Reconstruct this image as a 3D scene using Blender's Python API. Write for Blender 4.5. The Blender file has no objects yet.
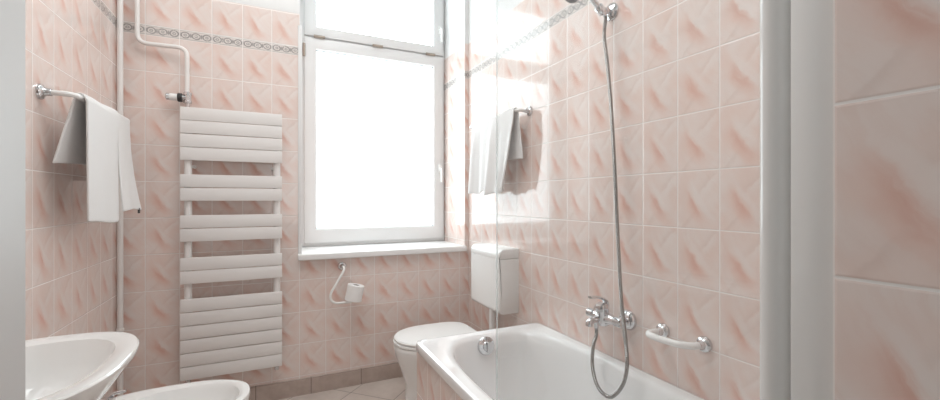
import bpy, bmesh, math, random
from mathutils import Vector, Matrix
random.seed(7)
scene = bpy.context.scene
COL = scene.collection
PI = math.pi

# ------------------------------------------------------------------ camera numbers (x = to the right wall, y = to the window wall)
F, YAW, CAM_Z, CY = 417.3, .4415, 1.215, 199.7
SN, CS = math.sin(YAW), math.cos(YAW)
def on_y(px, py, D):            # measured pixel -> point on a plane y = D
    r = (px-470)/F; L = (r*CS+SN)*D/(CS-r*SN); Z = CS*D+SN*L
    return Vector((L, D, CAM_Z-(py-CY)/F*Z))
def on_x(px, py, L):            # measured pixel -> point on a plane x = L
    r = (px-470)/F; d = (CS-r*SN)*L/(r*CS+SN); Z = CS*d+SN*L
    return Vector((L, d, CAM_Z-(py-CY)/F*Z))

XL, XR, YB, YF, ZC = -.74, 1.3125, 2.805, -.10, 3.15     # room shell
PIER_X, PIER_Y = .59, .259

# ------------------------------------------------------------------ node helpers
class V:
    def __init__(s, nt, sock): s.nt, s.s = nt, sock
    def _m(s, op, b=None, c=None, flip=False):
        n = s.nt.nodes.new('ShaderNodeMath'); n.operation = op
        args = [s, b] if not flip else [b, s]
        if c is not None: args.append(c)
        for i, a in enumerate(args):
            if a is None: continue
            if isinstance(a, V): s.nt.links.new(a.s, n.inputs[i])
            else: n.inputs[i].default_value = a
        return V(s.nt, n.outputs[0])
    def __add__(s, b): return s._m('ADD', b)
    __radd__ = __add__
    def __sub__(s, b): return s._m('SUBTRACT', b)
    def __rsub__(s, b): return s._m('SUBTRACT', b, flip=True)
    def __mul__(s, b): return s._m('MULTIPLY', b)
    __rmul__ = __mul__
    def __truediv__(s, b): return s._m('DIVIDE', b)
    def floor(s): return s._m('FLOOR')
    def fract(s): return s._m('FRACT')
    def abs(s): return s._m('ABSOLUTE')
    def sqrt(s): return s._m('SQRT')
    def sin(s): return s._m('SINE')
    def pow(s, b): return s._m('POWER', b)
    def min(s, b): return s._m('MINIMUM', b)
    def max(s, b): return s._m('MAXIMUM', b)
    def gt(s, b): return s._m('GREATER_THAN', b)
    def step(s, a, b, lo=0., hi=1.):
        n = s.nt.nodes.new('ShaderNodeMapRange'); n.interpolation_type = 'SMOOTHSTEP'
        s.nt.links.new(s.s, n.inputs[0])
        for i, v in enumerate((a, b, lo, hi)): n.inputs[i+1].default_value = v
        return V(s.nt, n.outputs[0])

def new_mat(name, color=(.8,.8,.8), rough=.5, metal=0., spec=.5, coat=0., sheen=0.):
    m = bpy.data.materials.new(name); m.use_nodes = True
    b = m.node_tree.nodes['Principled BSDF']
    b.inputs['Base Color'].default_value = (*color, 1)
    b.inputs['Roughness'].default_value = rough
    b.inputs['Metallic'].default_value = metal
    b.inputs['Specular IOR Level'].default_value = spec
    b.inputs['Coat Weight'].default_value = coat
    b.inputs['Coat Roughness'].default_value = .05
    b.inputs['Sheen Weight'].default_value = sheen
    return m
def mixcol(nt, fac, a, b):
    n = nt.nodes.new('ShaderNodeMix'); n.data_type = 'RGBA'
    ins = {'f': n.inputs[0], 'a': n.inputs[6], 'b': n.inputs[7]}
    if isinstance(fac, V): nt.links.new(fac.s, ins['f'])
    else: ins['f'].default_value = fac
    for k, v in (('a', a), ('b', b)):
        if isinstance(v, tuple): ins[k].default_value = (*v, 1)
        else: nt.links.new(v, ins[k])
    return n.outputs[2]
def noise(nt, vec, scale, detail=3., rough=.5, dist=0., w=None):
    n = nt.nodes.new('ShaderNodeTexNoise')
    if w is not None:
        n.noise_dimensions = '4D'; nt.links.new(w.s, n.inputs['W'])
    nt.links.new(vec, n.inputs['Vector'])
    n.inputs['Scale'].default_value = scale; n.inputs['Detail'].default_value = detail
    n.inputs['Roughness'].default_value = rough; n.inputs['Distortion'].default_value = dist
    return V(nt, n.outputs['Fac'])
def comb(nt, x, y, z=0.):
    n = nt.nodes.new('ShaderNodeCombineXYZ')
    for i, a in enumerate((x, y, z)):
        if isinstance(a, V): nt.links.new(a.s, n.inputs[i])
        else: n.inputs[i].default_value = a
    return n.outputs[0]
def uvs(nt):
    t = nt.nodes.new('ShaderNodeTexCoord'); s = nt.nodes.new('ShaderNodeSeparateXYZ')
    nt.links.new(t.outputs['UV'], s.inputs[0])
    return V(nt, s.outputs[0]), V(nt, s.outputs[1]), t.outputs['UV']
def bump(nt, h, bsdf, strength, dist):
    n = nt.nodes.new('ShaderNodeBump'); n.inputs['Strength'].default_value = strength
    n.inputs['Distance'].default_value = dist
    nt.links.new(h.s, n.inputs['Height']); nt.links.new(n.outputs[0], bsdf.inputs['Normal'])

TW, TH, Z0 = .1555, .20, .715
B0, B1, ZT = 2.112, 2.168, 2.372
def tile_material():
    m = new_mat('pink marbled wall tile', rough=.12, spec=.65, coat=.35)
    nt = m.node_tree; bs = nt.nodes['Principled BSDF']
    u, v, uv = uvs(nt)
    above = v.gt(B1)
    vv = (v-Z0)/TH*(1-above) + (v-B1)/TH*above
    uu = u/TW
    iu, fu, iv, fv = uu.floor(), uu.fract(), vv.floor(), vv.fract()
    band = v.gt(B0)*(1-above)
    plain = v.gt(ZT)
    e = (fu.min(1-fu)*TW).min((fv.min(1-fv)*TH))
    e_b = (fu.min(1-fu)*TW).min((v-B0).abs()).min((v-B1).abs())
    edge = e*(1-band) + e_b*band
    joint = edge.step(.0012, .0023)                     # 0 in the joint, 1 on the tile
    # the printed marbling: much the same on each tile
    wid = iu*3.17 + iv*7.31
    loc = comb(nt, fu, fv*1.28)
    n1 = noise(nt, loc, 2.2, 3, .55, .4, wid*.055)
    n2 = noise(nt, loc, 4.5, 4, .6, .6, wid*.055+9.3)
    n3 = noise(nt, loc, 1.6, 2, .5, 0, wid+4.)
    x = fu + (n1-.5)*.26
    y = (1-fv) + (n2-.5)*.13
    # silky rosy stroke from the upper left to the lower right: crisp above, fading below
    a = (x-.44)*.70 + (y-.60)*.71
    b = (y-.60)*.70 - (x-.44)*.71
    bc = b + a*a*.30
    silk = noise(nt, comb(nt, a*1.3, bc*8.), 1.6, 4, .6, .35, wid*.07)
    sb = bc + (silk-.5)*.10
    s1 = sb.step(-.12, .02)*sb.step(.36, .02)*a.abs().step(.60, .05)
    core = sb.step(-.085, .015)*sb.step(.14, .01)*(a+.02).abs().step(.40, .02)
    s2 = (sb+.13).abs().step(.10, .02)*(a+.02).abs().step(.48, .1)
    s6 = (sb-.24).abs().step(.10, .02)*(a-.10).abs().step(.40, .1)
    d2 = (x-.72)*.62 + (y-.20)*.78; e2 = (x-.72)*.78-(y-.20)*.62
    s3 = d2.step(-.09, .0)*d2.step(.03, .0)*e2.abs().step(.42, .08)
    s4 = (d2-.02).step(-.01, .03)*(d2-.03).step(.16, .02)*e2.abs().step(.40, .06)
    f2 = (x-.20)*.66 + (y-.90)*.75; g2 = (x-.20)*.75-(y-.90)*.66
    s5 = f2.step(-.02, .01)*f2.step(.11, .01)*g2.abs().step(.36, .05)
    cloud = n3.step(.35, .68)
    base = mixcol(nt, cloud*.6, (.790,.695,.655), (.782,.602,.538))
    base = mixcol(nt, silk.step(.40,.75)*.35, base, (.745,.57,.51))
    col = mixcol(nt, s1*.55, base, (.755,.470,.390))
    col = mixcol(nt, s6*.35, col, (.80,.71,.67))
    col = mixcol(nt, core*silk.step(.15,.65)*.66, col, (.655,.36,.285))
    col = mixcol(nt, s2*.45, col, (.81,.74,.705))
    col = mixcol(nt, s3*.20, col, (.60,.47,.42))
    col = mixcol(nt, s4*.55, col, (.81,.74,.705))
    col = mixcol(nt, s5*.26, col, (.62,.47,.42))
    # relief border strip: grey scrolls
    bu = (u/(TW/3)).fract(); bv = (v-B0)/(B1-B0)
    nb = noise(nt, comb(nt, u, v), 150., 2, .6, 1.0); nc = noise(nt, comb(nt, u, v), 60., 2, .5, .5)
    ex = (bu-.5)/.43 + (nb-.5)*.34; ey = (bv-.5)/.33 + (nc-.5)*.30
    rr = (ex*ex + ey*ey).sqrt()
    ring = (rr-.86).abs().step(.26, .08)
    heart = (rr-.28).abs().step(.22, .08)
    link = bu.min(1-bu).step(.10, .03)*(bv-.5).abs().step(.30, .1)
    lines = (bv-.08).abs().min((bv-.92).abs()).step(.06, .02)
    dark = ring.max(heart*.8).max(link).max(lines*.45).min(1.)*nc.step(.22, .45)
    bcol = mixcol(nt, dark*.85, (.70,.64,.61), (.25,.235,.225))
    col = mixcol(nt, band, col, bcol)
    col = mixcol(nt, joint, (.83,.79,.765), col)
    col = mixcol(nt, plain, col, (.76,.76,.755))
    nt.links.new(col, bs.inputs['Base Color'])
    rgh = (joint*-.46+.56)*(1-plain) + plain*.8
    nt.links.new(rgh.s, bs.inputs['Roughness'])
    wav = noise(nt, uv, 9., 2, .5)
    h = (edge.step(.0006, .0045)*.5 + wav*.25 - band*dark*.4)*(1-plain)
    bump(nt, h, bs, .35, .004)
    return m

def floor_material():
    m = new_mat('beige stone floor tile', rough=.3)
    nt = m.node_tree; bs = nt.nodes['Principled BSDF']
    u, v, uv = uvs(nt)
    p = ((u+v)*.70711-2.2219)/.303; q = ((v-u)*.70711-1.593)/.303
    fp, fq = p.fract(), q.fract()
    e = fp.min(1-fp).min(fq.min(1-fq))*.303
    j = e.step(.0015, .0026)
    n = noise(nt, uv, 7., 4, .6, .3, p.floor()*2.3+q.floor()*5.1); n2 = noise(nt, uv, 60., 2)
    col = mixcol(nt, n.step(.3, .7), (.56,.49,.445), (.66,.59,.54))
    col = mixcol(nt, n2*.15, col, (.5,.43,.39))
    col = mixcol(nt, j, (.20,.165,.145), col)
    nt.links.new(col, bs.inputs['Base Color'])
    bump(nt, e.step(.001, .004), bs, .3, .003)
    return m
def skirting_material():
    m = new_mat('grey brown skirting tile', rough=.3)
    nt = m.node_tree; bs = nt.nodes['Principled BSDF']
    u, v, uv = uvs(nt)
    f = ((u-.2174)/.309).fract()
    e = (f.min(1-f)*.309).min((.1005-v).abs())
    n = noise(nt, uv, 14., 4, .6)
    col = mixcol(nt, n.step(.3, .7), (.43,.345,.30), (.52,.43,.385))
    col = mixcol(nt, e.step(.0012, .0022), (.12,.09,.075), col)
    nt.links.new(col, bs.inputs['Base Color'])
    return m
def noisy(m, scale, strength, dist):
    nt = m.node_tree; bs = nt.nodes['Principled BSDF']
    t = nt.nodes.new('ShaderNodeTexCoord')
    h = noise(nt, t.outputs['Object'], scale, 3, .6)
    bump(nt, h, bs, strength, dist)
    return m

TILE = tile_material(); FLOOR = floor_material(); SKIRT = skirting_material()
PLASTER = noisy(new_mat('white wall plaster', (.83,.83,.82), .8), 60, .1, .002)
CERAMIC = new_mat('white glazed ceramic', (.86,.86,.85), .07, coat=.4)
ENAMEL = new_mat('white bath enamel', (.86,.86,.86), .09, coat=.3)
PLASTIC = new_mat('white plastic', (.86,.86,.85), .25)
PAINT = new_mat('white radiator enamel', (.80,.78,.765), .32)
PIPEPAINT = new_mat('white pipe paint', (.82,.79,.77), .3)
PVC = new_mat('white window frame', (.78,.78,.78), .35)
SILL = new_mat('white sill laminate', (.86,.86,.855), .3)
DOORP = noisy(new_mat('light grey door paint', (.62,.62,.615), .4), 12, .05, .002)
CHROME = new_mat('chrome', (.66,.66,.67), .08, metal=1.)
HOSEM = new_mat('ribbed chrome hose', (.32,.31,.30), .22, metal=1.)
ALU = new_mat('white coated aluminium', (.80,.795,.785), .22, coat=.5)
BRASS = new_mat('dull hinge metal', (.40,.34,.29), .4, metal=.6)
BLACK = new_mat('black plastic', (.02,.02,.02), .4)
DARK = new_mat('dark rubber seal', (.10,.10,.10), .6)
PAPER = noisy(new_mat('toilet tissue', (.86,.855,.85), .95), 300, .3, .001)
CARD = new_mat('brown cardboard tube', (.12,.085,.06), .9)
TERRY = noisy(new_mat('white terry cotton', (.83,.825,.82), .95, spec=.1, sheen=.2), 420, .7, .003)
GREYTAG = new_mat('dark woven tag', (.06,.06,.06), .9)
def glass_material():
    m = bpy.data.materials.new('clear shower glass'); m.use_nodes = True
    nt = m.node_tree; nt.nodes.clear()
    o = nt.nodes.new('ShaderNodeOutputMaterial'); mx = nt.nodes.new('ShaderNodeMixShader')
    tr = nt.nodes.new('ShaderNodeBsdfTransparent'); tr.inputs[0].default_value = (.984,.99,.989,1)
    gl = nt.nodes.new('ShaderNodeBsdfGlossy'); gl.inputs['Roughness'].default_value = .0
    lw = nt.nodes.new('ShaderNodeLayerWeight')                    # Schlick reflectance, the same from both sides of the pane
    fr = V(nt, lw.outputs['Facing']).pow(5.)*.96+.035
    nt.links.new(fr.s, mx.inputs[0]); nt.links.new(tr.outputs[0], mx.inputs[1])
    nt.links.new(gl.outputs[0], mx.inputs[2]); nt.links.new(mx.outputs[0], o.inputs[0])
    return m
GLASS = glass_material()
def edge_material():
    m = bpy.data.materials.new('polished glass edge'); m.use_nodes = True
    nt = m.node_tree; nt.nodes.clear()
    o = nt.nodes.new('ShaderNodeOutputMaterial'); mx = nt.nodes.new('ShaderNodeMixShader'); mx.inputs[0].default_value = .6
    tr = nt.nodes.new('ShaderNodeBsdfTransparent'); tl_ = nt.nodes.new('ShaderNodeBsdfTranslucent')
    tl_.inputs[0].default_value = (.5,.54,.54,1)
    nt.links.new(tr.outputs[0], mx.inputs[1]); nt.links.new(tl_.outputs[0], mx.inputs[2]); nt.links.new(mx.outputs[0], o.inputs[0])
    return m
GLASSEDGE = edge_material()
def pane_material(strength):
    m = new_mat('daylit frosted pane', (.85,.86,.87), .25)
    nt = m.node_tree; bs = nt.nodes['Principled BSDF']
    t = nt.nodes.new('ShaderNodeTexCoord')
    n = noise(nt, t.outputs['Object'], 2.2, 2, .5)
    col = mixcol(nt, n.step(.3, .75), (.80,.945,1.), (.84,.97,1.))
    nt.links.new(col, bs.inputs['Emission Color'])
    bs.inputs['Emission Strength'].default_value = strength
    return m
PANE = pane_material(4.1)

# ------------------------------------------------------------------ mesh helpers
def world_base(o):
    p = Vector((0,0,0))
    while o is not None: p += o.location; o = o.parent
    return p
def build(name, bm, mat, parent=None, sharp=38, mods=None, label=None, kind=None):
    bm.normal_update()
    for e in bm.edges:
        if len(e.link_faces) == 2 and e.calc_face_angle(0) > math.radians(sharp): e.smooth = False
    for f in bm.faces: f.smooth = True
    if parent is not None: base = world_base(parent); loc = Vector((0,0,0))
    else:
        xs = [v.co.x for v in bm.verts]; ys = [v.co.y for v in bm.verts]; zs = [v.co.z for v in bm.verts]
        base = Vector(((min(xs)+max(xs))/2, (min(ys)+max(ys))/2, min(zs))); loc = base
    bmesh.ops.translate(bm, verts=bm.verts, vec=-base)
    me = bpy.data.meshes.new(name); bm.to_mesh(me); bm.free()
    o = bpy.data.objects.new(name, me); COL.objects.link(o)
    o.location = loc; o.parent = parent
    for mm in (mat if isinstance(mat, (list, tuple)) else [mat]): me.materials.append(mm)
    if label: o['label'] = label
    if kind: o['kind'] = kind
    return o
def thing(name, label, cat, loc, group=None):
    o = bpy.data.objects.new(name, None); COL.objects.link(o); o.location = loc
    o.empty_display_size = .1
    o['label'] = label; o['category'] = cat
    if group: o['group'] = group
    return o
def tag(o, label, cat, group=None):
    o['label'] = label; o['category'] = cat
    if group: o['group'] = group
    return o
def add_box(bm, x0, x1, y0, y1, z0, z1, bev=0., seg=2):
    r = bmesh.ops.create_cube(bm, size=1.)
    vs = r['verts']
    bmesh.ops.scale(bm, verts=vs, vec=(x1-x0, y1-y0, z1-z0))
    bmesh.ops.translate(bm, verts=vs, vec=((x0+x1)/2, (y0+y1)/2, (z0+z1)/2))
    if bev > 0:
        es = list({e for v in vs for e in v.link_edges})
        bmesh.ops.bevel(bm, geom=es, offset=bev, segments=seg, affect='EDGES', profile=.5)
    return bm
def boxm(x0, x1, y0, y1, z0, z1, bev=0., seg=2):
    return add_box(bmesh.new(), x0, x1, y0, y1, z0, z1, bev, seg)
def smooth_path(pts, n=10):
    P = [Vector(p) for p in pts]; P = [P[0]*2-P[1]] + P + [P[-1]*2-P[-2]]
    out = []
    for i in range(1, len(P)-2):
        a, b, c, d = P[i-1:i+3]
        for k in range(n):
            t = k/n
            out.append(.5*((2*b)+(c-a)*t+(2*a-5*b+4*c-d)*t*t+(3*b-a-3*c+d)*t**3))
    out.append(P[-2]); return out
def fillet(pts, r, n=8):
    P = [Vector(p) for p in pts]; out = [P[0]]
    for i in range(1, len(P)-1):
        a, b, c = P[i-1], P[i], P[i+1]
        u, w = (a-b).normalized(), (c-b).normalized()
        ang = u.angle(w); t = min(r/math.tan(ang/2), (a-b).length*.49, (c-b).length*.49)
        p0, p1 = b+u*t, b+w*t
        for k in range(n+1):
            s = k/n
            out.append(p0*(1-s)**2 + b*2*s*(1-s) + p1*s*s)
    out.append(P[-1]); return out
def resample(pts, step):
    P = [Vector(p) for p in pts]; out = [P[0].copy()]; acc = 0
    for a, b in zip(P, P[1:]):
        l = (b-a).length; s = step-acc
        while s < l:
            out.append(a.lerp(b, s/l)); s += step
        acc = (acc+l) % step
    out.append(P[-1]); return out
def add_tube(bm, pts, rad, seg=16, caps=True):
    P = [Vector(p) for p in pts]; n = len(P)
    T = [(P[min(i+1, n-1)]-P[max(i-1, 0)]).normalized() for i in range(n)]
    up = Vector((0,0,1)) if abs(T[0].z) < .9 else Vector((1,0,0))
    N = (up - T[0]*up.dot(T[0])).normalized(); rings = []
    for i in range(n):
        if i:
            N = N - T[i]*N.dot(T[i]); N.normalize()
        B = T[i].cross(N); r = rad(i, n) if callable(rad) else rad
        rings.append([bm.verts.new(P[i]+(N*math.cos(2*PI*k/seg)+B*math.sin(2*PI*k/seg))*r) for k in range(seg)])
    for a, b in zip(rings, rings[1:]):
        for k in range(seg): bm.faces.new((a[k], a[(k+1) % seg], b[(k+1) % seg], b[k]))
    if caps:
        bm.faces.new(rings[0][::-1]); bm.faces.new(rings[-1])
    bmesh.ops.recalc_face_normals(bm, faces=bm.faces)
    return bm
def tube(pts, rad, seg=16, caps=True): return add_tube(bmesh.new(), pts, rad, seg, caps)
def add_lathe(bm, prof, origin, axis, seg=32):
    """prof: (radius, along) pairs, axis from origin."""
    ax = Vector(axis).normalized(); o = Vector(origin)
    up = Vector((0,0,1)) if abs(ax.z) < .9 else Vector((1,0,0))
    N = (up-ax*up.dot(ax)).normalized(); B = ax.cross(N); rings = []
    for r, h in prof:
        if r < 1e-6: rings.append([bm.verts.new(o+ax*h)])
        else: rings.append([bm.verts.new(o+ax*h+(N*math.cos(2*PI*k/seg)+B*math.sin(2*PI*k/seg))*r) for k in range(seg)])
    for a, b in zip(rings, rings[1:]):
        for k in range(seg):
            k2 = (k+1) % seg
            if len(a) == 1 and len(b) == 1: continue
            if len(a) == 1: bm.faces.new((a[0], b[k2], b[k]))
            elif len(b) == 1: bm.faces.new((a[k], a[k2], b[0]))
            else: bm.faces.new((a[k], a[k2], b[k2], b[k]))
    for ring, first in ((rings[0], True), (rings[-1], False)):
        if len(ring) > 1: bm.faces.new(ring[::-1] if first else ring)
    bmesh.ops.recalc_face_normals(bm, faces=bm.faces)
    return bm
def lathe(prof, origin, axis, seg=32): return add_lathe(bmesh.new(), prof, origin, axis, seg)
def loft(rings, seg=96, cap0=True, cap1=True, rot=0.):
    """rings: (cx, cy, a, b, z, n_low, n_high) superellipses; n_low rules x below the centre, n_high above."""
    bm = bmesh.new(); R = []
    for cx, cy, a, b, z, n0, n1 in rings:
        ring = []
        for k in range(seg):
            t = 2*PI*(k+.5)/seg; c, s = math.cos(t), math.sin(t); n = n1 if c > 0 else n0
            f = (abs(c)**n+abs(s)**n)**(-1/n)
            x, y = a*f*c, b*f*s
            ring.append(bm.verts.new((cx+x*math.cos(rot)-y*math.sin(rot), cy+x*math.sin(rot)+y*math.cos(rot), z)))
        R.append(ring)
    for a, b in zip(R, R[1:]):
        for k in range(seg): bm.faces.new((a[k], a[(k+1) % seg], b[(k+1) % seg], b[k]))
    if cap0: bm.faces.new(R[0][::-1])
    if cap1: bm.faces.new(R[-1])
    bmesh.ops.recalc_face_normals(bm, faces=bm.faces)
    return bm
def extrude_outline(pts, vec):
    bm = bmesh.new(); vs = [bm.verts.new(p) for p in pts]; f = bm.faces.new(vs)
    r = bmesh.ops.extrude_face_region(bm, geom=[f])
    bmesh.ops.translate(bm, verts=[g for g in r['geom'] if isinstance(g, bmesh.types.BMVert)], vec=vec)
    bmesh.ops.recalc_face_normals(bm, faces=bm.faces)
    return bm

# ------------------------------------------------------------------ the setting
def wall_box(name, x0, x1, y0, y1, z0, z1, mat=TILE, phx=0., phy=0., zsh=0., parent=None, holes=None):
    """box with metre UVs (horizontal run, height); phx / phy shift the tile joints on faces running along x / y."""
    bm = boxm(x0, x1, y0, y1, z0, z1)
    return finish_wall(name, bm, mat, phx, phy, zsh, parent)
def finish_wall(name, bm, mat, phx=0., phy=0., zsh=0., parent=None, kind='structure'):
    bm.normal_update(); uv = bm.loops.layers.uv.new('UVMap')
    for f in bm.faces:
        n = f.normal
        for l in f.loops:
            c = l.vert.co
            if abs(n.z) > .7: l[uv].uv = (c.x, c.y) if mat is FLOOR else (c.x-phx, c.y)
            elif abs(n.y) > .7: l[uv].uv = (c.x-phx, c.z+zsh)
            else: l[uv].uv = ((c.y-phy)*(1 if n.x > 0 else -1), c.z+zsh)
    return build(name, bm, mat, parent, kind=kind)
PHB, PHR, PHL = -.6265, 2.2787, 1.920
finish_wall('floor', boxm(XL-.1, XR+.1, -.9, YB+.6, -.12, 0), FLOOR)
wall_box('ceiling', XL-.1, XR+.1, YF-.12, YB+.62, ZC, ZC+.12, PLASTER)
wall_box('wall_left', XL-.12, XL, YF-.12, YB+.5, 0, ZC, phy=PHL)
wall_box('wall_right', XR, XR+.12, YF-.12, YB, 0, ZC, phy=PHR)
# window wall: four blocks round a deep opening, one mesh
WX0, WX1, WZ0, WZ1 = .152, 1.2816, .840, 3.02
bm = bmesh.new(); YB2 = YB+.50
add_box(bm, XL, WX0, YB, YB2, 0, ZC); add_box(bm, WX1, XR+.12, YB, YB2, 0, ZC)
add_box(bm, WX0, WX1, YB, YB2, 0, WZ0); add_box(bm, WX0, WX1, YB, YB2, WZ1, ZC)
finish_wall('wall_back', bm, TILE, phx=PHB, phy=YB)
# wall with the doorway the picture is taken from
bm = bmesh.new()
add_box(bm, XL, -.36, YF-.12, YF, 0, ZC); add_box(bm, -.36, PIER_X, YF-.12, YF, 2.08, ZC)
finish_wall('wall_front', bm, TILE, phx=PHB)
# tiled pier that closes the near end of the bath
wall_box('wall_pier', PIER_X, XR, YF-.12, PIER_Y, 0, ZC, phy=PIER_Y, phx=PIER_X, zsh=-.0105)
finish_wall('baseboard_back', boxm(XL+.02, 1.02, YB-.016, YB, 0, .1015, .0015, 1), SKIRT)
finish_wall('baseboard_left', boxm(XL, XL+.016, .9, YB-.017, 0, .1015, .0015, 1), SKIRT)

# door leaf, opened into the room on the left of the doorway
bm = boxm(-.342, -.300, -.06, .765, .012, 2.04, .004, 2)
door = build('door_1', bm, DOORP, kind='structure')
bm = bmesh.new(); add_box(bm, -.36, -.345, YF-.12, YF+.02, 0, 2.08, .003)
build('trim_1', bm, DOORP, kind='structure')

# ---- window 1
WY = 3.20
win = bpy.data.objects.new('window_1', None); COL.objects.link(win); win.location = (.717, WY, .876); win['kind'] = 'structure'
def frame_bm(x0, x1, z0, z1, wl, wr, wb, wt, y0, y1, bev=.004):
    bm = bmesh.new()
    o = [(x0,z0),(x1,z0),(x1,z1),(x0,z1)]; i = [(x0+wl,z0+wb),(x1-wr,z0+wb),(x1-wr,z1-wt),(x0+wl,z1-wt)]
    V_ = {}
    for nm, pts in (('o',o),('i',i)):
        for k, p in enumerate(pts):
            for y in (0,1): V_[nm,k,y] = bm.verts.new((p[0], (y0,y1)[y], p[1]))
    for k in range(4):
        k2 = (k+1) % 4
        bm.faces.new([V_['o',k,0],V_['o',k2,0],V_['i',k2,0],V_['i',k,0]])
        bm.faces.new([V_['o',k,1],V_['i',k,1],V_['i',k2,1],V_['o',k2,1]])
        bm.faces.new([V_['o',k,0],V_['o',k,1],V_['o',k2,1],V_['o',k2,0]])
        bm.faces.new([V_['i',k,0],V_['i',k2,0],V_['i',k2,1],V_['i',k,1]])
    bmesh.ops.recalc_face_normals(bm, faces=bm.faces)
    es = [e for e in bm.edges if abs(e.verts[0].co.y-y0) < 1e-6 and abs(e.verts[1].co.y-y0) < 1e-6]
    es = [e for e in es if len({round(v.co.x,4) for v in e.verts}) == 1 or len({round(v.co.z,4) for v in e.verts}) == 1]
    if bev: bmesh.ops.bevel(bm, geom=es, offset=bev, segments=2, affect='EDGES', profile=.5)
    return bm
build('window_frame', frame_bm(WX0+.002, WX1-.002, .878, 3.015, .055, .026, .028, .04, WY, WY+.085), PVC, win)
bm = boxm(WX0+.05, WX1-.02, WY+.008, WY+.07, 2.352, 2.418)
build('transom', bm, PVC, win)
for (z0, z1, gz0, gz1, hz) in ((.902, 2.379, 1.004, 2.296, 1.467), (2.391, 2.985, 2.462, 2.905, 2.592)):
    sx0, sx1 = .202, 1.262
    sash = build('sash', frame_bm(sx0, sx1, z0, z1, .283-sx0, sx1-1.180, gz0-z0, z1-gz1, WY-.018, WY+.05, .007), PVC, win)
    # glazing bead with a dark seal line round the pane
    build('seal', frame_bm(.277, 1.186, gz0-.006, gz1+.006, .010, .010, .010, .010, WY+.006, WY+.012, 0), DARK, sash)
    build('pane', boxm(.272, 1.19, WY+.0125, WY+.028, gz0-.012, gz1+.012), PANE, sash)
    h = bmesh.new()
    add_box(h, 1.215, 1.247, WY-.030, WY-.017, hz-.035, hz+.035, .005)
    add_tube(h, fillet([(1.231,WY-.028,hz),(1.231,WY-.062,hz),(1.231,WY-.066,hz-.11)], .014), .009, 12)
    build('handle', h, PLASTIC, sash)
for hx in (.303, .723, 1.149):
    b = bmesh.new()
    add_tube(b, [(hx-.038, WY-.026, 2.3855), (hx+.038, WY-.026, 2.3855)], .0105, 12)
    build('hinge', b, BRASS, win)
b = bmesh.new(); add_tube(b, [(.200, WY-.024, 2.235), (.200, WY-.024, 2.325)], .0095, 12)
build('hinge', b, BRASS, win)
build('window_sill', boxm(WX0-.012, WX1-.001, YB-.045, WY+.001, .839, .8775, .006, 3), SILL, win)
# plaster edge strip down the left of the opening
bm = boxm(WX0-.010, WX0+.012, YB-.006, YB+.02, .878, 2.30, .002, 1)
build('trim_2', bm, PVC, kind='structure')

# ------------------------------------------------------------------ heating
rad = thing('towel_radiator', 'tall white flat-panel towel radiator with grouped slats on the window wall', 'radiator', (-.203, YB, .22))
y_sl = 2.72
tops = [1.722,1.649,1.5755,1.502, 1.3535,1.279, 1.1295,1.055, .897,.8235, .670,.5955,.521,.4465,.372,.298]
slat0 = None
for i, z in enumerate(tops):
    if slat0 is None:
        b = boxm(-.455, .050, y_sl, y_sl+.012, z-.0700, z, .0016, 2)
        slat0 = build('slat', b, PAINT, rad)
    else:
        c = slat0.copy(); COL.objects.link(c); c.parent = rad; c.location = (0, 0, z-tops[0])
for x in (-.423, .022):
    b = bmesh.new(); add_tube(b, fillet([(x,2.752,.232),(x,2.752,1.712)], .01), .019, 20)
    build('upright_tube', b, PAINT, rad)
for x in (-.40, .0):
    for z in (.45, 1.40):
        build('wall_bracket', tube([(x,2.765,z),(x,YB-.0005,z)], .010, 12), PAINT, rad)
for x in (-.423, .022):
    b = bmesh.new()
    add_lathe(b, [(.0,0),(.011,0),(.013,.004),(.013,.020),(.009,.024),(.009,.034)], (x,2.752,.198), (0,0,1), 16)
    add_tube(b, [(x,2.752,.205),(x,YB-.0005,.205)], .008, 12)
    build('end_valve', b, CHROME, rad)
# thermostatic valve on top
val = bmesh.new(); vx, vy, vz = -.425, 2.752, 1.776
add_lathe(val, [(.010,-.062),(.010,-.03),(.020,-.028),(.020,-.016),(.017,-.014),(.017,.014),(.020,.016),(.020,.03),(.012,.034)], (vx,vy,vz), (0,0,1), 18)
add_tube(val, [(vx,vy,vz),(vx-.030,vy,vz)], .016, 16)
valve = build('valve', val, CHROME, rad)
build('lock_ring', lathe([(.0,0),(.022,0),(.024,.003),(.024,.019),(.022,.022),(.0,.022)], (vx-.024,vy,vz), (-1,0,0), 24), BLACK, valve)
b = lathe([(.0,0),(.018,0),(.019,.004),(.019,.034),(.017,.040),(.0,.040)], (vx-.044,vy,vz), (-1,0,0), 24)
build('dial', b, PLASTIC, valve)
b = lathe([(.0,0),(.019,0),(.019,.012),(.015,.016),(.0,.016)], (vx-.084,vy,vz), (-1,0,0), 24)
build('dial_cap', b, CHROME, valve)

sp = tube(fillet([(-.652,2.765,ZC),(-.652,2.765,2.052),(-.428,2.752,2.052),(-.428,2.752,1.800)], .05, 8), .0115, 18)
tag(build('supply_pipe', sp, PIPEPAINT), 'thin white pipe stepping sideways down to the radiator valve', 'pipe')
hp = thing('heating_pipe', 'straight white upright pipe in the corner beside the left towel', 'pipe', (-.722, 2.755, 0))
build('pipe', tube([(-.722,2.755,.0),(-.722,2.755,ZC)], .0135, 20), PIPEPAINT, hp)
for z in (.37, .525):
    build('collar', lathe([(.0137,0),(.017,.002),(.017,.016),(.0137,.018)], (-.722,2.755,z), (0,0,1), 20), PIPEPAINT, hp)

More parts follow.
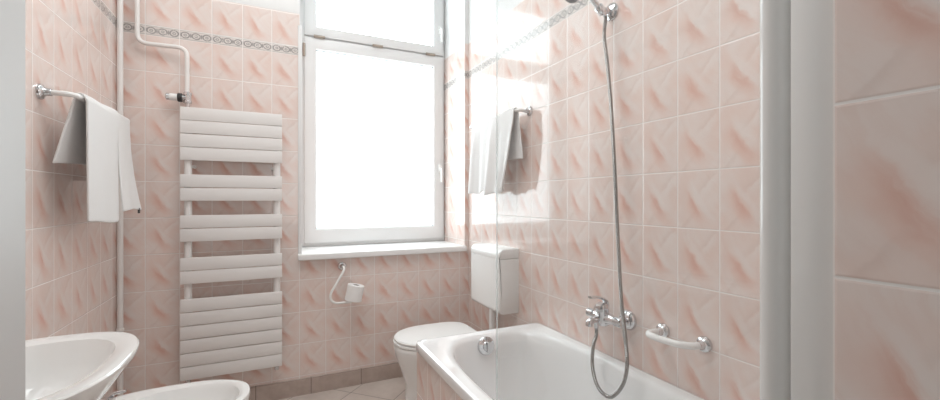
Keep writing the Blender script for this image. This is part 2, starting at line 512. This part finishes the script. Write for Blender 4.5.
# ------------------------------------------------------------------ rails and towels
def rosette_bm(x, y, z, sx, r=.028, arm=.03):
    """chrome wall rosette whose axis leaves the wall along sx"""
    return lathe([(.0,0),(r,0),(r,.004),(r*.93,.009),(r*.62,.013),(r*.50,.018),(r*.46,arm),(r*.40,arm+.004),(.0,arm+.004)], (x,y,z), (sx,0,0), 28)
def rail(name, label, wall, sx, y0, y1, z, off, bend=.045):
    t = thing(name, label, 'towel rail', (wall, (y0+y1)/2, z))
    for y in (y0, y1): build('rosette', rosette_bm(wall, y, z, sx), CHROME, t, label='chrome rosette')
    x = wall+sx*off
    build('bar', tube(fillet([(wall+sx*.026,y0,z),(x,y0+.004,z),(x,y1-.004,z),(wall+sx*.026,y1,z)], bend, 10), .0095, 18), PLASTIC, t)
    return t
ZLr, ZRr = 1.594, 1.7155
rail('towel_rail', 'white towel rail with chrome rosette on the left wall', XL, 1, 1.966, 2.60, ZLr, .095)
rail('towel_rail', 'white towel rail with chrome rosette on the right wall above the cistern', XR, -1, 1.985, 2.62, ZRr, .078, .022)

def towel_mesh(wall, sx, off, z, y0, y1, zb, zf, shape, nu=64, nv=90, rad=.0145):
    """cloth over a bar: v runs from the hem at the wall side, over the bar, to the hem at the room side"""
    bm = bmesh.new(); grid = []
    lb, la, lf = z-zb, PI*rad, z-zf; tot = lb+la+lf
    for j in range(nv+1):
        row = []
        for i in range(nu+1):
            t = i/nu; d = j/nv*tot
            if d < lb: o, zz, side, s = off-rad, zb+d, -1, 1-d/lb
            elif d < lb+la:
                a = (d-lb)/rad; o, zz, side, s = off-rad*math.cos(a), z+rad*math.sin(a), 0, 0.
            else: o, zz, side, s = off+rad, z-(d-lb-la), 1, (d-lb-la)/lf
            y = y0+(y1-y0)*t
            do, dy, dz = shape(t, s, side)
            row.append(bm.verts.new((wall+sx*max(o+do, .006), y+dy, zz+dz)))
        grid.append(row)
    for a, b in zip(grid, grid[1:]):
        for k in range(nu): bm.faces.new((a[k], a[k+1], b[k+1], b[k]))
    bmesh.ops.recalc_face_normals(bm, faces=bm.faces)
    return bm
def thicken(o, t):
    m = o.modifiers.new('thickness', 'SOLIDIFY'); m.thickness = t; m.offset = 0.
    m = o.modifiers.new('soft', 'SUBSURF'); m.levels = m.render_levels = 1
def sm(a, b, x):
    x = min(max((x-a)/(b-a), 0), 1); return x*x*(3-2*x)
def left_shape(t, s, side):
    e = s
    if side == -1:
        dy = -.032*s*(1-t)**1.5
        return (-.050*s*(1-.6*t)+.004*math.sin(7*t)*s, dy, .012*math.sin(2.2*t)*s)
    if side == 0: return (.003*math.sin(9*t), 0, .006*t)
    edge = sm(.86, 1., t)
    do = .005+.005*math.sin(5*t+.5)*s - .010*edge*sm(.03,.3,s) + .010*s*sm(.4,.8,t)
    return (do, .004*s, -.016*sm(0,.8,t)*s + .006*edge*s)
def fold_shape(t, s, side):
    if side == -1: return (-.030*s, 0, 0)
    if side == 0: return (0, 0, 0)
    return (-.003+.045*s*s*(.5+.5*t)+.006*math.sin(6*t)*s, .030*s*t-.006*s, .010*math.sin(3*t)*s)
def right_shape(t, s, side):
    if side == -1: return (-.018*s+.006*s*math.sin(6*t), -.022*s*(1-t), .02*t*s)
    if side == 0: return (.002*math.sin(14*t), 0, .004*math.sin(11*t)+.002*math.sin(23*t))
    w = sm(.0, .30, s)
    f = math.sin(2*PI*(2.3*t+.35*s*(.5-t))+.6)*.6+math.sin(2*PI*4.3*t+2.1-1.6*s)*.4
    f = f*abs(f)**.3
    do = .015*w*f*(.6+.9*s) + .008*s
    dz = (.010*math.sin(9*t+1.)-.012*t+.008*math.sin(21*t))*s
    return (do, .085*s*s*(1-t)**2+.010*f*s, dz)
bm = towel_mesh(XL, 1, .095, ZLr, 2.012, 2.372, 1.345, 1.132, left_shape)
tl = build('towel', bm, TERRY); thicken(tl, .008)
tag(tl, 'smooth white towel draped over the left wall rail beside the upright pipe', 'towel')
bm = towel_mesh(XL, 1, .095, ZLr, 2.379, 2.550, 1.30, 1.160, fold_shape, 24, 90)
thicken(build('folded_flap', bm, TERRY, tl), .008)
do_, dy_, dz_ = fold_shape(.90, 1., 1)
cx_, cy_, cz_ = XL+.095+.0145+do_, 2.379+.171*.90+dy_, 1.160+dz_
b = boxm(cx_-.004, cx_+.003, cy_-.007, cy_+.007, cz_-.016, cz_+.010, .001, 1)
build('care_tag', b, GREYTAG, tl)
bm = towel_mesh(XR, -1, .078, ZRr, 2.006, 2.545, 1.445, 1.262, right_shape)
tr = build('towel', bm, TERRY); thicken(tr, .007)
tag(tr, 'crumpled white towel hanging on the right wall above the cistern', 'towel')

# ------------------------------------------------------------------ paper holder and roll
ph = thing('toilet_paper_holder', 'white curved toilet paper holder arm with chrome rosette under the sill', 'toilet paper holder', (.406, YB, .60))
build('rosette', lathe([(.0,0),(.027,0),(.027,.004),(.024,.010),(.015,.014),(.013,.045),(.010,.049),(.0,.049)], (.406,YB,.785), (0,-1,0), 28), CHROME, ph, label='chrome rosette')
roll_x, roll_y = .462, 2.705
pts = smooth_path([(.406,YB-.04,.785),(.408,2.742,.785),(.402,2.722,.762),(.358,2.71,.690),(.326,2.706,.635),(.326,2.705,.595),(.355,2.705,.572),(.41,2.705,.570),(.447,2.705,.570),(.459,2.705,.580),(.465,2.704,.61),(.477,2.702,.668)], 8)
build('arm', tube(pts, .0075, 14), PLASTIC, ph)
ax = Vector((.20, -.03, 1)).normalized(); ro = Vector((.459, 2.705, .577))
b = bmesh.new()
add_lathe(b, [(.020,0),(.050,0),(.0525,.003),(.0525,.097),(.050,.100),(.020,.100),(.0195,.05),(.020,0)], ro, ax, 40)
bmesh.ops.remove_doubles(b, verts=b.verts, dist=1e-5)
roll = build('toilet_paper_roll', b, PAPER)
tag(roll, 'white toilet paper roll standing on its holder arm', 'toilet paper')
b = bmesh.new(); add_lathe(b, [(.0185,.002),(.0195,.002),(.0195,.098),(.0185,.098),(.0185,.002)], ro, ax, 32)
build('cardboard_tube', b, CARD, roll, label='brown cardboard tube')

# ------------------------------------------------------------------ toilet, cistern
TY = 2.31
wc = thing('toilet', 'white floor-standing toilet with closed lid between bath and window wall', 'toilet', (.90, TY, 0))
rg = [(.88,TY,.205,.120,.0,2.6,4),(.88,TY,.205,.120,.012,2.6,4),(.885,TY,.195,.110,.05,2.6,4),(.885,TY,.195,.112,.16,2.5,4),
      (.875,TY,.215,.135,.25,2.4,3.6),(.865,TY,.235,.168,.33,2.2,3.2),(.862,TY,.240,.178,.368,2.2,3.2),(.862,TY,.240,.179,.385,2.2,3.2),(.862,TY,.236,.176,.392,2.2,3.2),
      (.862,TY,.190,.130,.392,2.2,2.6),(.862,TY,.180,.120,.36,2.2,2.6),(.87,TY,.12,.085,.24,2.2,2.6)]
build('bowl', loft(rg), CERAMIC, wc)
b = loft([(.985+.0,TY,.17,.165,.30,4,6),(.99,TY,.165,.16,.392,4,6)], 48)
build('rear_shelf', b, CERAMIC, wc)
rg = [(.86,TY,.232,.176,.394,2.2,3.6),(.86,TY,.240,.182,.398,2.2,3.6),(.86,TY,.240,.182,.408,2.2,3.6),(.86,TY,.236,.178,.411,2.2,3.6)]
build('seat', loft(rg), PLASTIC, wc)
rg = [(.866,TY,.232,.179,.4135,2.2,3.8),(.866,TY,.240,.186,.417,2.2,3.8),(.866,TY,.241,.187,.424,2.2,3.8),(.866,TY,.234,.181,.431,2.2,3.8),(.86,TY,.20,.145,.4345,2.2,3.4),(.86,TY,.09,.07,.4365,2.2,3)]
build('lid', loft(rg), PLASTIC, wc)
for dy in (-.075, .075):
    build('hinge', lathe([(.0,0),(.012,0),(.012,.032),(.009,.036),(.0,.036)], (1.085,TY+dy,.394), (0,0,1), 16), PLASTIC, wc)

CY0, CY1 = 2.105, 2.485; CX0 = 1.180
ci = thing('toilet_cistern', 'white plastic wall cistern on the right wall behind the bath', 'toilet cistern', (XR, TY, .54))
def tank_bm(z0, z1, r0, r1, x0=CX0, grow=0.):
    """front profile rounded below (r0) and above (r1), run along the wall"""
    pts = [(XR, z0)]
    for cx, cz, r, a0 in ((x0-grow+r0, z0+r0, r0, -PI/2), (x0-grow+r1, z1-r1, r1, -PI)):
        for k in range(9):
            a = a0-k/8*PI/2; pts.append((cx+r*math.cos(a), cz+r*math.sin(a)))
    pts.append((XR, z1))
    bm = extrude_outline([(x, CY0-grow, z) for x, z in pts], (0, CY1-CY0+2*grow, 0))
    es = [e for e in bm.edges if abs(e.verts[0].co.y-e.verts[1].co.y) < 1e-6 and min(v.co.x for v in e.verts) < XR-1e-4]
    bmesh.ops.bevel(bm, geom=es, offset=.007, segments=3, affect='EDGES', profile=.5)
    return bm
build('tank', tank_bm(.545, .8670, .034, .002), PLASTIC, ci)
build('lid', tank_bm(.8675, .926, .0015, .040, grow=.001), PLASTIC, ci)
build('flush_pipe', tube(fillet([(1.248,TY,.552),(1.248,TY,.352),(1.165,TY,.335)], .05, 8), .022, 20), PLASTIC, ci)

# ------------------------------------------------------------------ bidet
BY = 2.045; BX = -.375
bd = thing('bidet', 'white bidet in front of the radiator, partly below the frame', 'bidet', (BX, BY, 0))
rg = [(BX-.02,BY,.20,.115,.0,2.8,2.6),(BX-.02,BY,.20,.115,.015,2.8,2.6),(BX-.03,BY,.185,.105,.06,2.8,2.5),(BX-.02,BY,.20,.115,.18,2.8,2.4),
      (BX-.01,BY,.25,.155,.28,2.8,2.3),(BX,BY,.282,.190,.355,3,2.3),(BX,BY,.287,.196,.382,3,2.3),(BX,BY,.284,.193,.392,3,2.3),(BX,BY,.272,.181,.396,3,2.3),
      (BX,BY,.258,.167,.394,3,2.3),(BX+.03,BY,.215,.152,.386,2.6,2.3),(BX+.035,BY,.205,.143,.365,2.6,2.3),(BX+.04,BY,.17,.115,.30,2.4,2.3),(BX+.04,BY,.09,.06,.262,2.2,2.2),(BX+.04,BY,.03,.03,.258,2,2)]
for r in [0]: pass
build('bowl', loft(rg), CERAMIC, bd)
tp = bmesh.new(); tx = -.572
add_lathe(tp, [(.0,0),(.026,0),(.026,.006),(.021,.010),(.021,.045),(.023,.05),(.020,.062),(.0,.066)], (tx,BY,.393), (0,0,1), 24)
add_tube(tp, smooth_path([(tx+.01,BY,.418),(tx+.035,BY,.426),(tx+.055,BY,.420),(tx+.062,BY,.405)], 6), .010, 14)
tap = build('mixer_tap', tp, CHROME, bd, label='chrome bidet tap')
build('lever', tube(smooth_path([(tx,BY,.455),(tx+.018,BY,.466),(tx+.055,BY,.470)], 5), lambda i, n: .008-.003*i/n, 12), CHROME, tap)

# ------------------------------------------------------------------ washbasin
SX, SY, SZ = -.5215, 1.285, .83
def bas(a, b, z, n=2.6, dx=0, dy=0): return (SX+dx, SY+dy, a, b, z, n, n)
rg = [bas(.075,.09,.56,2.2,-.09), bas(.10,.12,.60,2.2,-.08), bas(.135,.185,.66,2.3,-.055), bas(.172,.235,.73,2.4,-.028), bas(.193,.262,.785,2.6,-.01), bas(.2005,.274,.812,2.6),
      bas(.2035,.278,.822,2.6), bas(.2035,.278,.827,2.6), bas(.200,.2745,.8315,2.6), bas(.188,.262,.8325,2.6), bas(.166,.240,.8305,2.6), bas(.153,.227,.826,2.5,.004),
      bas(.146,.219,.812,2.5,.006), bas(.134,.200,.77,2.4,.006), bas(.11,.165,.725,2.3,.0), bas(.06,.09,.695,2.1,-.01), bas(.02,.02,.69,2,-.01)]
sink = thing('washbasin', 'white oval washbasin on the left wall below the towel', 'washbasin', (XL, SY, .56))
build('bowl', loft(rg, 112), CERAMIC, sink)
b = boxm(XL, XL+.12, SY-.20, SY+.20, .66, .822, .02, 3)
build('wall_shelf', b, CERAMIC, sink)

# ------------------------------------------------------------------ bathtub
TX0, TX1, TY0, TY1, TZ = .605, XR-.001, PIER_Y+.002, 1.900, .55
tub = thing('bathtub', 'white enamel bathtub along the right wall with pink tiled side', 'bathtub', ((TX0+TX1)/2, (TY0+TY1)/2, 0))
tcx, tcy, ta, tb = (TX0+TX1)/2, (TY0+TY1)/2, (TX1-TX0)/2, (TY1-TY0)/2
icx, icy, ia, ib = .968, 1.082, .298, .760
E_ = 70
rg = [(tcx,tcy,ta-.004,tb-.004,.505,E_,E_),(tcx,tcy,ta,tb,.512,E_,E_),(tcx,tcy,ta,tb,.536,E_,E_),(tcx,tcy,ta-.003,tb-.003,.545,E_,E_),(tcx,tcy,ta-.010,tb-.010,.5495,60,60),(tcx,tcy,ta-.020,tb-.020,.5495,50,50),
      (tcx,tcy,ta-.028,tb-.028,.5475,40,40),
      (icx,icy,ia+.018,ib+.018,.5475,4.4,4.4),(icx,icy,ia+.006,ib+.006,.5455,4.2,4.2),(icx,icy,ia-.006,ib-.006,.539,4.1,4.1),(icx,icy,ia-.014,ib-.016,.525,4,4),
      (icx,icy,ia-.022,ib-.03,.48,4,4),(icx,icy,ia-.036,ib-.06,.36,3.9,3.9),(icx,icy,ia-.058,ib-.10,.24,3.8,3.8),(icx,icy,ia-.085,ib-.15,.185,3.6,3.6),(icx,icy,ia-.13,ib-.22,.160,3.2,3.2),(icx,icy,.06,.2,.150,2.4,2.4)]
build('basin', loft(rg, 192, cap0=False), ENAMEL, tub)
b = bmesh.new()
add_box(b, TX0+.012, TX0+.05, TY0, TY1-.004, .0, .5048)
add_box(b, TX0+.0505, TX1, TY1-.042, TY1-.004, .0, .5048)
finish_wall('tiled_side', b, TILE, phx=TX0+.012, phy=TY1-.004-TW*20, zsh=.010, parent=tub, kind=None)
tub.children[-1]['label'] = 'pink tiled bath side'
oy = 1.808
ov = bmesh.new()
add_lathe(ov, [(.0,-.01),(.036,-.01),(.044,.003),(.044,.012),(.040,.018),(.024,.021),(.022,.028),(.0,.030)], (.940,oy+.006,.502), (0,-1,.12), 36)
add_box(ov, .934, .946, oy-.032, oy-.018, .476, .528, .003)
build('overflow_cover', ov, CHROME, tub, label='round chrome overflow cover')

# ------------------------------------------------------------------ glass screen on the bath
GX = .640
gs = thing('shower_screen', 'clear glass bath screen with rounded corner and white edge profile', 'shower screen', (GX, .70, TZ))
y0, y1, z0, z1, R = .358, 1.155, TZ+.004, 1.965, .15
out = [(GX-.003,y0,z0),(GX-.003,y1,z0)] + [(GX-.003, y1-R+R*math.cos(k/16*PI/2), z1-R+R*math.sin(k/16*PI/2)) for k in range(17)] + [(GX-.003,y0,z1)]
bm = extrude_outline(out, (.006,0,0))
for f in bm.faces:
    if abs(f.normal.x) < .5: f.material_index = 1
build('glass_pane', bm, [GLASS, GLASSEDGE], gs)
build('hinge_post', tube([(GX,.347,TZ-.001),(GX,.347,2.02)], .0187, 32), ALU, gs)
b = bmesh.new()
add_box(b, .600, .662, PIER_Y+.0025, .309, TZ-.001, 2.02, .003)
add_box(b, .648, .660, .305, .338, TZ-.001, 2.02, .001)
build('wall_profile', b, ALU, gs)

# ------------------------------------------------------------------ bath mixer and shower
my = 1.330; mz = .725; mx = 1.248
mt = thing('bath_mixer_tap', 'chrome bath mixer tap with lever on the right wall', 'tap', (XR, my, mz))
for y in (1.2615, 1.412):
    r = bmesh.new()
    add_lathe(r, [(.0,0),(.041,0),(.042,.004),(.038,.014),(.027,.026),(.016,.028),(.014,.055),(.0,.055)], (XR,y,mz), (-1,0,0), 32)
    build('rosette', r, CHROME, mt)
bd_ = bmesh.new()
add_lathe(bd_, [(.0,-.098),(.015,-.098),(.020,-.094),(.020,-.062),(.016,-.058),(.020,-.040),(.024,-.03),(.024,.03),(.020,.040),(.016,.058),(.020,.062),(.020,.094),(.015,.098),(.0,.098)], (mx,my,mz), (0,1,0), 28)
for s in (-1, 1): add_tube(bd_, [(XR-.05,my+s*.0755,mz),(mx,my+s*.0755,mz)], .0155, 18)
add_lathe(bd_, [(.0,-.03),(.022,-.028),(.025,-.015),(.025,.03),(.026,.034),(.026,.052),(.021,.060),(.0,.062)], (mx-.006,my,mz), (-.22,0,1), 28)
body = build('body', bd_, CHROME, mt)
b = bmesh.new()
add_tube(b, smooth_path([(mx-.01,my+.01,mz-.004),(mx-.045,my+.012,mz-.006),(mx-.068,my+.013,mz-.014),(mx-.072,my+.013,mz-.030)], 6), .0145, 18)
build('spout', b, CHROME, mt)
b = bmesh.new()
add_lathe(b, [(.0,0),(.013,0),(.013,.012),(.010,.016),(.010,.036),(.0,.036)], (mx-.012,my+.036,mz-.015), (0,0,-1), 20)
build('hose_outlet', b, CHROME, mt)
lv = smooth_path([(mx+.006,my,mz+.045),(mx+.004,my,mz+.068),(mx-.018,my,mz+.083),(mx-.050,my,mz+.090),(mx-.078,my,mz+.091)], 6)
b = bmesh.new(); rings = []
for i, p in enumerate(lv):
    t = i/(len(lv)-1); w = .017-.004*t; h = .0085-.0045*t
    d_ = (lv[min(i+1,len(lv)-1)]-lv[max(i-1,0)]).normalized(); nrm = d_.cross(Vector((0,1,0))).normalized()
    rings.append([b.verts.new(p+Vector((0,1,0))*w*math.cos(2*PI*k/16)+nrm*h*math.sin(2*PI*k/16)) for k in range(16)])
for a, c in zip(rings, rings[1:]):
    for k in range(16): b.faces.new((a[k], a[(k+1) % 16], c[(k+1) % 16], c[k]))
b.faces.new(rings[0][::-1]); b.faces.new(rings[-1]); bmesh.ops.recalc_face_normals(b, faces=b.faces)
build('lever', b, CHROME, mt)

# wall holder
hz, hy, hx = 2.018, 1.355, 1.243
sh = thing('shower_holder', 'chrome wall bracket holding the hand shower above the bath', 'shower bracket', (XR, hy, hz))
build('rosette', lathe([(.0,0),(.036,0),(.037,.004),(.032,.012),(.020,.017),(.013,.020),(.012,.05),(.0,.05)], (XR,hy,hz), (-1,0,0), 32), CHROME, sh)
b = bmesh.new(); add_tube(b, [(XR-.045,hy,hz),(hx+.012,hy,hz+.002)], .011, 16)
add_tube(b, [(XR-.035,hy-.014,hz),(XR-.035,hy+.016,hz)], .009, 14)
build('arm', b, CHROME, sh)
hd = Vector((-.80, -.03, .56)).normalized(); hp0 = Vector((hx+.002, hy-.004, hz-.004))
build('cradle', lathe([(.0175,-.020),(.019,-.018),(.019,.016),(.0175,.018)], hp0, hd, 24), CHROME, sh)

hs = thing('hand_shower', 'chrome hand shower with long ribbed hose looping into the bath', 'hand shower', tuple(hp0))
tip = hp0+hd*.140
b = tube([hp0-hd*.034, hp0-hd*.020, hp0, hp0+hd*.05, hp0+hd*.11, tip], lambda i, n: (.0085,.0105,.0125,.0125,.0120,.0130)[i], 20)
build('handle', b, CHROME, hs)
fd = Vector((-.50, -.10, -.86)).normalized(); hc = Vector((1.096, hy-.006, 2.050))
b = lathe([(.0,-.030),(.014,-.030),(.022,-.018),(.034,.004),(.036,.010),(.036,.016),(.033,.018),(.0,.018)], hc, fd, 32)
head = build('head', b, CHROME, hs)
build('spray_face', lathe([(.0,.0182),(.030,.0182),(.030,.0205),(.0,.0205)], hc, fd, 32), new_mat('grey spray face', (.25,.25,.25), .4), head)
P = [tuple(hp0-hd*.028), tuple(hp0-hd*.040+Vector((-.003,0,-.008)))]
P += [tuple(on_x(604.2, 36, 1.257)), tuple(on_x(607.2, 62, 1.256)), tuple(on_x(611, 105, 1.252)), tuple(on_x(614.5, 165, 1.248)), tuple(on_x(617.5, 230, 1.243)), tuple(on_x(621, 295, 1.235)),
      tuple(on_x(625.5, 340, 1.215)), tuple(on_x(627, 366, 1.195)), tuple(on_x(622, 386, 1.182)), tuple(on_x(610, 397, 1.175)), tuple(on_x(598, 387, 1.175)), tuple(on_x(592.5, 366, 1.185)), tuple(on_x(593.5, 345, 1.205)),
      (mx-.013,my+.036,mz-.085),(mx-.012,my+.036,mz-.045)]
hp_ = resample(smooth_path(P, 14), .0032)
build('hose', tube(hp_, lambda i, n: .0078 if i % 2 else .0066, 12), HOSEM, hs)

# grab rail by the bath
gb = thing('grab_rail', 'short white bowed grab rail with two chrome rosettes above the bath', 'grab rail', (XR, 1.022, .734))
for y in (.930, 1.094): build('rosette', rosette_bm(XR, y, .730, -1, .027, .032), CHROME, gb, label='chrome rosette')
build('bar', tube(smooth_path([(XR-.028,.930,.730),(XR-.052,.934,.730),(XR-.078,.958,.730),(XR-.090,1.00,.730),(XR-.094,1.050,.730),(XR-.087,1.084,.730),(XR-.062,1.096,.730),(XR-.028,1.094,.730)], 8), .0115, 18), PLASTIC, gb)

# ------------------------------------------------------------------ light
def area(name, loc, rot, sx, sy, power, color=(1,1,1)):
    l = bpy.data.lights.new(name, 'AREA'); l.shape = 'RECTANGLE'; l.size, l.size_y = sx, sy
    l.energy = power; l.color = color
    o = bpy.data.objects.new(name, l); COL.objects.link(o); o.location = loc; o.rotation_euler = rot
    return o
area('ceiling_fill', (.15, 1.62, ZC-.03), (0,0,0), 1.3, 1.05, 24, (.955,.985,.985))  # added soft overhead fill, stands for no known ceiling lamp
area('doorway_fill', (.22, -.95, 1.55), (PI/2,0,0), .7, 1.3, 4.5, (.965,.985,.975))  # added frontal fill shining in through the doorway, no real hall lamp
w = bpy.data.worlds.new('world'); scene.world = w; w.use_nodes = True
bg = w.node_tree.nodes['Background']; bg.inputs[0].default_value = (.95,1,1,1); bg.inputs[1].default_value = .18

cam = bpy.data.cameras.new('camera'); cam.sensor_width = 36.; cam.lens = F*36/940; cam.clip_start = .01
cam.shift_y = (CY-200)/940
co = bpy.data.objects.new('camera', cam); COL.objects.link(co)
co.location = (0, 0, CAM_Z); co.rotation_euler = (PI/2, 0, -YAW)
scene.camera = co
scene.view_settings.view_transform = 'Standard'; scene.view_settings.look = 'None'
scene.view_settings.gamma = 1.; scene.view_settings.exposure = -.10
scene.view_settings.use_curve_mapping = False
scene.cycles.max_bounces = 10; scene.cycles.diffuse_bounces = 6; scene.cycles.glossy_bounces = 5
scene.cycles.transparent_max_bounces = 12
scene.cycles.use_denoising = True
